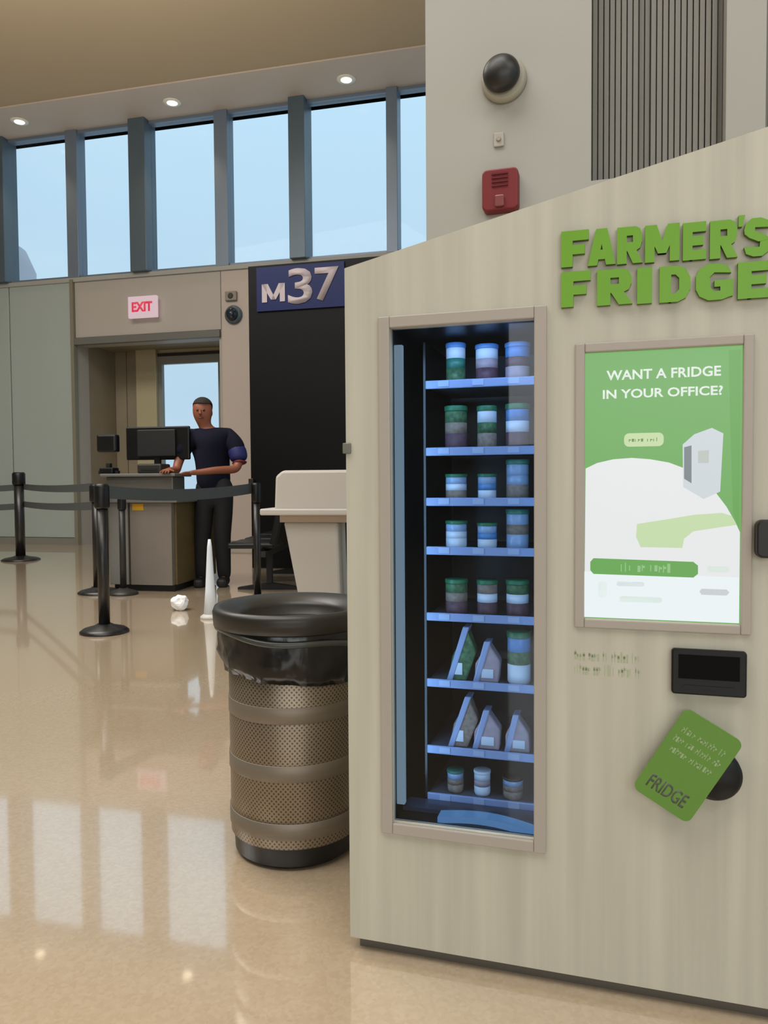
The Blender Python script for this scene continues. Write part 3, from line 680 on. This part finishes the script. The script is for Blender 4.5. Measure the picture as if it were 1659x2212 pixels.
kiosk_light((gl0 + gl1) / 2 + .02, .03, gz1 - .012, .24, .02, .35, (0, .45, -.9))
kiosk_light(gl0 + .024, .040, .80, .02, .95, .85, (.80, .60, 0), (.38, .66, .96))
kiosk_light(gl1 + .008, .040, .80, .01, .95, .35, (-.62, .78, 0), (.38, .66, .96))
# take-out tray at the bottom
ty = .022
a = K.p(945, 1768, ty); b = K.p(1150, 1795, ty)
mb = MB(); n = 12
pts = [(a[0] + (SX1 - a[0]) * k / n, a[1] + .012 * math.sin(PI * k / n) - .010 * k / n) for k in range(n + 1)]
mb.prism([(p[0], p[1] + .003) for p in pts] + [(p[0], p[1] - .010) for p in pts[::-1]], ty, ty + .035)
mb.build('tray_light_bar', mat('tray_blue', (82, 136, 190), .2, emit=.7), kk, label='glowing blue bar along the pickup tray')
mb = MB(); mb.box(gl0 + .005, gl1, .06, .11, gz0 + .001, gz0 + .010); mb.build('tray_floor', mat('tray_dark', (44, 52, 66), .25), kk)
# screen
scr = ring(sx0, sx1, sz0, sz1, .018, -.006, .0).build('screen_frame', FRM, kk)
S = .88
def em(n, c, e=S): return mat(n, c, .3, emit=e)
pnl = MB().box(sx0, sx1, .004, .016, sz0, sz1).build('screen', em('screen_green', (116, 178, 98)), kk, label='lit advertising screen with green top and white lower half')
def sp2(pts, m, lay, name='printed_shape'):
    return MB().prism([K.p(x, y) for x, y in pts], .0035 - lay * .0006, .004).build(name, m, pnl)
def arc(pts): return pts
sp2([(1575, 756), (1601, 754), (1597, 1148), (1584, 1110), (1578, 900)], em('screen_green_deep', (106, 170, 86)), .5)
hill = [(1265, 1012), (1290, 1000), (1325, 992), (1365, 989), (1405, 992), (1445, 999), (1480, 1012), (1515, 1034), (1545, 1062), (1570, 1095), (1590, 1130), (1599, 1150), (1597, 1347), (1262, 1333)]
sp2(hill, em('screen_white', (240, 242, 242)), 1)
sp2([(1262, 1235), (1597, 1248), (1597, 1347), (1262, 1333)], em('screen_cool_white', (243, 252, 254)), 1.5)
def sbox(x0, y0, x1, y1): p = K.p(x0, y0); q = K.p(x1, y1); return min(p[0], q[0]), max(p[0], q[0]), min(p[1], q[1]), max(p[1], q[1])
WT = em('screen_text_white', (238, 248, 238))
for body, (x0, y0, x1, y1) in (('WANT A FRIDGE', (1310, 822, 1558, 789)), ('IN YOUR OFFICE?', (1302, 862, 1562, 832))):
    x = sbox(x0, y0, x1, y1); text('screen_text', body, *x, .0022, WT, pnl, bold=.022)
x = sbox(1348, 965, 1434, 934); MB().prism(rrect(*x, .009), .0026, .004).build('screen_button', em('pale_yellow', (204, 226, 172)), pnl)
print_row('screen_text', 'xxxxx xxxx', x[0] + .008, x[1] - .008, x[2] + .009, x[3] - .009, .0022, em('btn_text', (110, 150, 84)), pnl, bold=.02)
# little drawing of a fridge
sp2([(1475, 960), (1500, 938), (1538, 924), (1563, 936), (1556, 1062), (1520, 1078), (1476, 1052)], em('fridge_white', (214, 222, 226)), 2)
sp2([(1478, 966), (1494, 962), (1494, 1044), (1478, 1034)], em('fridge_glass', (128, 138, 142)), 2.6)
sp2([(1508, 974), (1532, 972), (1531, 1000), (1508, 1000)], em('fridge_screen', (196, 204, 196)), 2.6)
# pale green ribbon
sp2([(1376, 1132), (1440, 1122), (1500, 1112), (1560, 1108), (1580, 1114), (1592, 1134), (1550, 1140), (1498, 1148), (1478, 1164), (1474, 1184), (1384, 1182), (1374, 1160)], em('ribbon_green', (204, 228, 178)), 2)
sp2([(1282, 1206), (1498, 1214), (1508, 1222), (1508, 1240), (1498, 1248), (1282, 1240), (1275, 1232), (1275, 1214)], em('bar_green', (104, 172, 84)), 2)
x = sbox(1340, 1235, 1450, 1218); print_row('screen_text', 'xxx xx xxxxx', *x, .0022, em('bar_text', (150, 200, 138)), pnl, bold=.02)
sp2([(1516, 1272), (1570, 1274), (1576, 1280), (1570, 1287), (1516, 1285), (1511, 1278)], em('pill_grey', (208, 214, 218)), 2)
for x0, y0, x1, y1, c in ((1332, 1266, 1392, 1258, (214, 222, 226)), (1338, 1300, 1430, 1291, (220, 236, 226)), (1292, 1290, 1310, 1256, (206, 232, 208)), (1528, 1236, 1576, 1224, (226, 240, 230))):
    x = sbox(x0, y0, x1, y1); MB().prism(rrect(*x, min(x[3] - x[2], x[1] - x[0]) * .4), .0026, .004).build('printed_shape', em('soft%d' % x0, c), pnl)

# green letters, each its own block
def rc(a, b, c, d): return [(a, b), (c, b), (c, d), (a, d)]
GL = {
 'F': [rc(0, 0, .42, 1), rc(.3, .72, 1, 1), rc(.3, .34, .86, .60)],
 'E': [rc(0, 0, .42, 1), rc(.3, .74, 1, 1), rc(.3, .38, .88, .63), rc(.3, 0, 1, .26)],
 'I': [rc(0, 0, 1, 1)],
 'A': [[(0, 0), (.34, 0), (.62, 1), (.30, 1)], [(1, 0), (.66, 0), (.38, 1), (.70, 1)], rc(.2, .16, .8, .42)],
 'R': [rc(0, 0, .38, 1), [(.3, .76), (.3, 1), (.72, 1), (.9, .93), (.97, .76)], [(.62, .78), (.97, .78), (.97, .56), (.62, .56)], [(.3, .34), (.3, .58), (.97, .58), (.9, .41), (.74, .34)], [(.36, .4), (.72, .42), (1, 0), (.62, 0)]],
 'M': [rc(0, 0, .28, 1), rc(.72, 0, 1, 1), [(.0, 1), (.34, 1), (.62, .22), (.38, .22)], [(1, 1), (.66, 1), (.38, .22), (.62, .22)]],
 'D': [rc(0, 0, .38, 1), [(.3, .76), (.3, 1), (.6, 1), (.86, .9), (1, .66), (.64, .66), (.52, .76)], rc(.64, .32, 1, .68), [(.3, .24), (.3, 0), (.6, 0), (.86, .1), (1, .34), (.64, .34), (.52, .24)]],
 'G': [[(0, .3), (.38, .36), (.38, .64), (0, .7)], [(0, .68), (.38, .64), (.5, .76), (.95, .72), (.86, .92), (.6, 1), (.34, 1), (.1, .88)], [(0, .32), (.38, .36), (.5, .24), (.9, .26), (1, .1), (.7, 0), (.34, 0), (.1, .12)], rc(.66, .08, 1, .5), rc(.5, .36, 1, .54)],
 'S': [[(.05, .58), (.4, .62), (.42, .76), (.95, .74), (.88, .92), (.62, 1), (.3, 1), (.08, .88), (.02, .7)], [(.05, .6), (.2, .5), (.55, .38), (.95, .42), (.8, .54), (.42, .66)], [(.97, .42), (.6, .38), (.58, .24), (.02, .26), (.1, .08), (.36, 0), (.68, 0), (.92, .12), (1, .3)]],
 "'": [[(.1, 0), (.6, 0), (1, 1), (.1, 1)]]}
def glyph(ch, x0, x1, z0, z1):
    mb = MB()
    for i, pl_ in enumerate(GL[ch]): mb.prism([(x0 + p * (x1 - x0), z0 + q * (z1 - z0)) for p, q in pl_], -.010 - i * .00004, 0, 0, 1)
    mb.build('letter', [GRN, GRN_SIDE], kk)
for ch, xa, xb in (('F', 1213, 1272), ('A', 1270, 1330), ('R', 1333, 1388), ('M', 1393, 1467), ('E', 1474, 1524), ('R', 1532, 1592), ('S', 1604, 1664)):
    u0, u1 = K.p(xa, 530)[0], K.p(xb, 530)[0]; f = (u0 - .438) / .35; glyph(ch, u0, u1, 1.403 - .010 * f, 1.470 - .010 * f)
glyph("'", K.p(1592, 480)[0], K.p(1608, 480)[0], 1.448, 1.468)
for ch, xa, xb in (('F', 1213, 1276), ('R', 1290, 1366), ('I', 1376, 1408), ('D', 1424, 1490), ('G', 1502, 1582), ('E', 1592, 1662)):
    u0, u1 = K.p(xa, 620)[0], K.p(xb, 620)[0]; f = (u0 - .438) / .35; glyph(ch, u0, u1, 1.328 - .008 * f, 1.394 - .010 * f)
# card reader, handle, vend knob, small instructions
x = sbox(1450, 1400, 1611, 1501); x = (x[0], x[1], K.p(1530, 1500)[1], K.p(1530, 1402)[1])
rdp = MB().prism(rrect(*x, .006), -.012, 0).build('card_reader', BLK, kk, bevel=.003)
MB().box(x[0] + .012, x[1] - .012, -.0128, -.012, x[2] + .03, x[3] - .010).build('reader_display', mat('reader_glass', (2, 2, 2), .5, spec=.1), rdp)
MB().box(x[0] + .02, x[1] - .02, -.0135, -.012, x[2] + .012, x[2] + .018).build('card_slot', BLKM, rdp)
a = K.p(1628, 1203); b = K.p(1665, 1122)
MB().prism(rrect(a[0], a[0] + .034, a[1], b[1], .012), -.025, 0).build('door_handle', mat('handle_black', (28, 24, 21), .4), kk, bevel=.004)
c_ = K.p(1542, 1668)
kn = MB().lathe([(.047, 0), (.047, -.016), (.040, -.022), (0, -.023)], cx=c_[0], cy=c_[1], seg=40, axis='y').build('lock_knob', BLK, kk)
MB().lathe([(.012, -.022), (.012, -.026), (0, -.0265)], cx=c_[0], cy=c_[1], seg=20, axis='y').build('key_barrel', DKG, kn)
PG = mat('faint_green_print', (168, 174, 144), .5)
for body, y0, y1 in (('xxxx xxxx xx xxxxxx xxx', 1426, 1411), ('xxxxxx xxx xxxx xxxxx xx', 1456, 1441)):
    x = sbox(1240, y0, 1384, y1); print_row('printed_line', body, x[0], x[1], x[2], x[3], -.00005, PG, kk)
MB().box(-.012, 0, .05, .085, K.p(757, 985)[1], K.p(757, 952)[1], bev=.004).build('side_latch', DKG, kk)
MB().box(-.006, .012, -.006, .0, K.p(757, 980)[1], K.p(757, 957)[1], bev=.002).build('corner_bumper', mat('bumper_grey', (110, 108, 98), .5), kk)

# tilted green card hung over the knob
cor = [K.p(1476, 1520), K.p(1597, 1588), K.p(1488, 1772), K.p(1368, 1687)]
ccx = sum(p[0] for p in cor) / 4; ccz = sum(p[1] for p in cor) / 4
wv = Vector((cor[1][0] - cor[0][0] + cor[2][0] - cor[3][0], cor[1][1] - cor[0][1] + cor[2][1] - cor[3][1])) / 2
hv = Vector((cor[0][0] - cor[3][0] + cor[1][0] - cor[2][0], cor[0][1] - cor[3][1] + cor[1][1] - cor[2][1])) / 2
cw, chh = wv.length, hv.length; ca = math.atan2(wv.y, wv.x)
pc = K.world(ccx, -.0275, ccz)
card = bpy.data.objects.new('hang_card', None); C.objects.link(card); card.location = pc; card.rotation_euler = (0, -ca, 0)
card.rotation_euler = (Matrix.Rotation(K.th, 3, 'Z') @ Matrix.Rotation(-ca, 3, 'Y')).to_euler()
tag(card, 'tilted green card hanging over the black round knob below the card reader', 'card')
CG = mat('card_green', (96, 140, 52), .45, noise_amt=.06, nscale=(8, 8, 8)); CT = mat('card_pale', (148, 172, 120), .5); CDK = mat('card_dark', (82, 88, 72), .5)
MB().prism(rrect(-cw / 2, cw / 2, -chh / 2, chh / 2, .013), -.002, .002).build('card_sheet', CG, card)
for k, (body, f) in enumerate((('xxxxx xxxxxxx xx', .88), ('xxxx xxx xxxxxx xxx', .96), ('xxxxxx xxxxxxxx', .86))):
    z = chh * (.30 - .115 * k); print_row('printed_line', body, -cw * .42 * f, cw * .42 * f, z - .0065, z + .0065, -.0020, CT, card, bold=.01, thick=.00008)
text('printed_word', 'FRIDGE', -cw * .36, cw * .30, -chh * .40, -chh * .25, -.0020, CDK, card, bold=.02, thick=.00008)

# ================================================================== FOOD BEHIND THE GLASS
CLR = mat('clear_blue_plastic', (150, 176, 210), .2); LID = mat('green_lid', (40, 112, 76), .4); LIDT = mat('teal_lid', (54, 120, 104), .4)
WHT = mat('label_white', (210, 222, 236), .5); LEAF = mat('salad_green', (86, 128, 84), .6, noise_amt=.5, nscale=(90, 90, 90), col2=(40, 74, 50))
GRAIN = mat('grain_tan', (150, 134, 120), .7, noise_amt=.4, nscale=(120, 120, 120)); DRES = mat('berry_mix', (104, 74, 84), .6, noise_amt=.5, nscale=(90, 90, 90)); BLCAP = mat('blue_cap', (88, 140, 196), .4)
BRD = mat('bread_pinkish', (176, 160, 168), .7, noise_amt=.2, nscale=(60, 60, 60)); FILM = mat('wrap_film', (150, 168, 206), .25)
COLX = [K.p(985, 900, SY + .035)[0], K.p(1052, 900, SY + .035)[0], K.p(1118, 900, SY + .035)[0]]
RN = ['top shelf', 'second shelf from the top', 'third shelf from the top', 'fourth shelf from the top', 'fifth shelf from the top', 'sixth shelf from the top', 'seventh shelf from the top', 'bottom shelf']
CN = ['left', 'middle', 'right']
def jar(cx, z, h, r, lid, m1, m2, m3, name, label, cat, y=SY + .035):
    o = empty(name, K.world(cx, y, z + .0015), K.th, label, cat, 'packed meals behind the glass door')
    MB().lathe([(r * .88, 0), (r, .006), (r, h * .38)], seg=24).build('lower_layer', m1, o)
    MB().lathe([(r, h * .38), (r, h * .62)], seg=24).build('label_band', m2, o)
    MB().lathe([(r, h * .62), (r, h * .86), (r * .93, h * .89)], seg=24).build('upper_layer', m3, o)
    MB().lathe([(r * 1.04, h * .88), (r * 1.06, h * .9), (r * 1.06, h * .985), (r * .98, h), (0, h)], seg=24).build('lid', lid, o)
    return o
specs = {
 0: [(.090, .021, BLCAP, LEAF, LIDT, WHT, 'salad_bottle', 'tall blue-capped green salad bottle'), (.083, .024, BLCAP, DRES, BRD, WHT, 'salad_cup', 'blue-topped cup with pink filling'), (.083, .026, BLCAP, BRD, DRES, BLCAP, 'salad_cup', 'blue-topped cup with pale pink filling')],
 1: [(.098, .024, LID, DRES, GRAIN, LEAF, 'salad_jar', 'green-lidded jar of green salad over dark berries'), (.096, .021, LID, GRAIN, LEAF, WHT, 'salad_jar', 'slim green-lidded jar of mixed salad'), (.098, .025, LID, DRES, WHT, BLCAP, 'salad_jar', 'green-lidded jar with bright white label')],
 2: [(.058, .023, LID, GRAIN, WHT, CLR, 'snack_jar', 'short green-lidded tub of grey grain'), (.058, .020, LID, WHT, BLCAP, CLR, 'snack_jar', 'short green-lidded tub of blue-white yogurt'), (.088, .024, LIDT, GRAIN, CLR, CLR, 'salad_jar', 'tall teal-lidded jar')],
 3: [(.062, .023, LID, WHT, WHT, CLR, 'snack_jar', 'short green-lidded white yogurt tub'), (.058, .021, LID, WHT, BLCAP, CLR, 'snack_jar', 'short green-lidded pale blue tub'), (.088, .024, LIDT, CLR, GRAIN, CLR, 'salad_jar', 'tall teal-lidded jar of grain')],
 4: [(.078, .024, LID, DRES, GRAIN, LEAF, 'salad_jar', 'green-lidded jar of dark greens'), (.078, .022, LID, DRES, WHT, GRAIN, 'salad_jar', 'green-lidded jar with round white label'), (.080, .024, LID, DRES, WHT, LEAF, 'salad_jar', 'green-lidded jar with blue-white middle')]}
for r_, items in specs.items():
    for c, (h, rad, lid, m1, m2, m3, nm, lb) in enumerate(items):
        jar(COLX[c], shz[r_], h, rad, lid, m1, m2, m3, nm, '%s, %s on the %s' % (lb, CN[c], RN[r_]), 'jar')
def wrap(cx, z, h, ww, tilt, label, fill, y=SY + .035):
    o = empty('wrapped_sandwich', K.world(cx, y, z + .0015), K.th, label, 'sandwich', 'packed meals behind the glass door')
    MB().prism([(-ww / 2, 0), (ww / 2, 0), (ww / 2 + tilt, h * .55), (tilt, h), (-ww / 2 + tilt * .4, h * .45)], -.018, .018).build('filling', fill, o, bevel=.004)
    MB().prism([(-ww / 2 - .003, 0), (-ww / 2 + .010, 0), (tilt + .006, h + .003), (tilt - .008, h + .003)], -.021, .021).build('wrapper_edge', FILM, o, bevel=.002)
    MB().box(-ww * .2, ww * .3, -.0195, -.018, h * .12, h * .34).build('sticker', WHT, o)
    return o
wrap(COLX[0] + .004, shz[5], .118, .040, .022, 'tall tilted clear wrap pack, left on the sixth shelf from the top', LEAF)
wrap(COLX[1], shz[5], .088, .052, .004, 'pinkish wrapped sandwich, middle on the sixth shelf from the top', BRD)
jar(COLX[2] + .003, shz[5], .115, .025, LID, WHT, LEAF, BLCAP, 'salad_jar', 'tall green and white jar, right on the sixth shelf from the top', 'jar')
wrap(COLX[0] + .006, shz[6], .112, .040, .024, 'tall tilted pale blue wrap pack, left on the seventh shelf from the top', GRAIN)
wrap(COLX[1], shz[6], .085, .056, .002, 'grey-pink wrapped sandwich, middle on the seventh shelf from the top', BRD)
wrap(COLX[2] + .002, shz[6], .080, .052, -.002, 'wide wrapped sandwich, right on the seventh shelf from the top', BRD)
jar(COLX[0] - .004, shz[7], .05, .018, LIDT, GRAIN, GRAIN, CLR, 'snack_cup', 'small tan snack cup, left on the bottom shelf', 'cup')
jar(COLX[1] - .012, shz[7], .055, .018, WHT, WHT, BRD, WHT, 'snack_cup', 'small white snack cup, middle on the bottom shelf', 'cup')
jar(COLX[2] - .01, shz[7], .048, .022, DKG, GRAIN, GRAIN, CLR, 'snack_cup', 'small dark-lidded snack cup, right on the bottom shelf', 'cup')
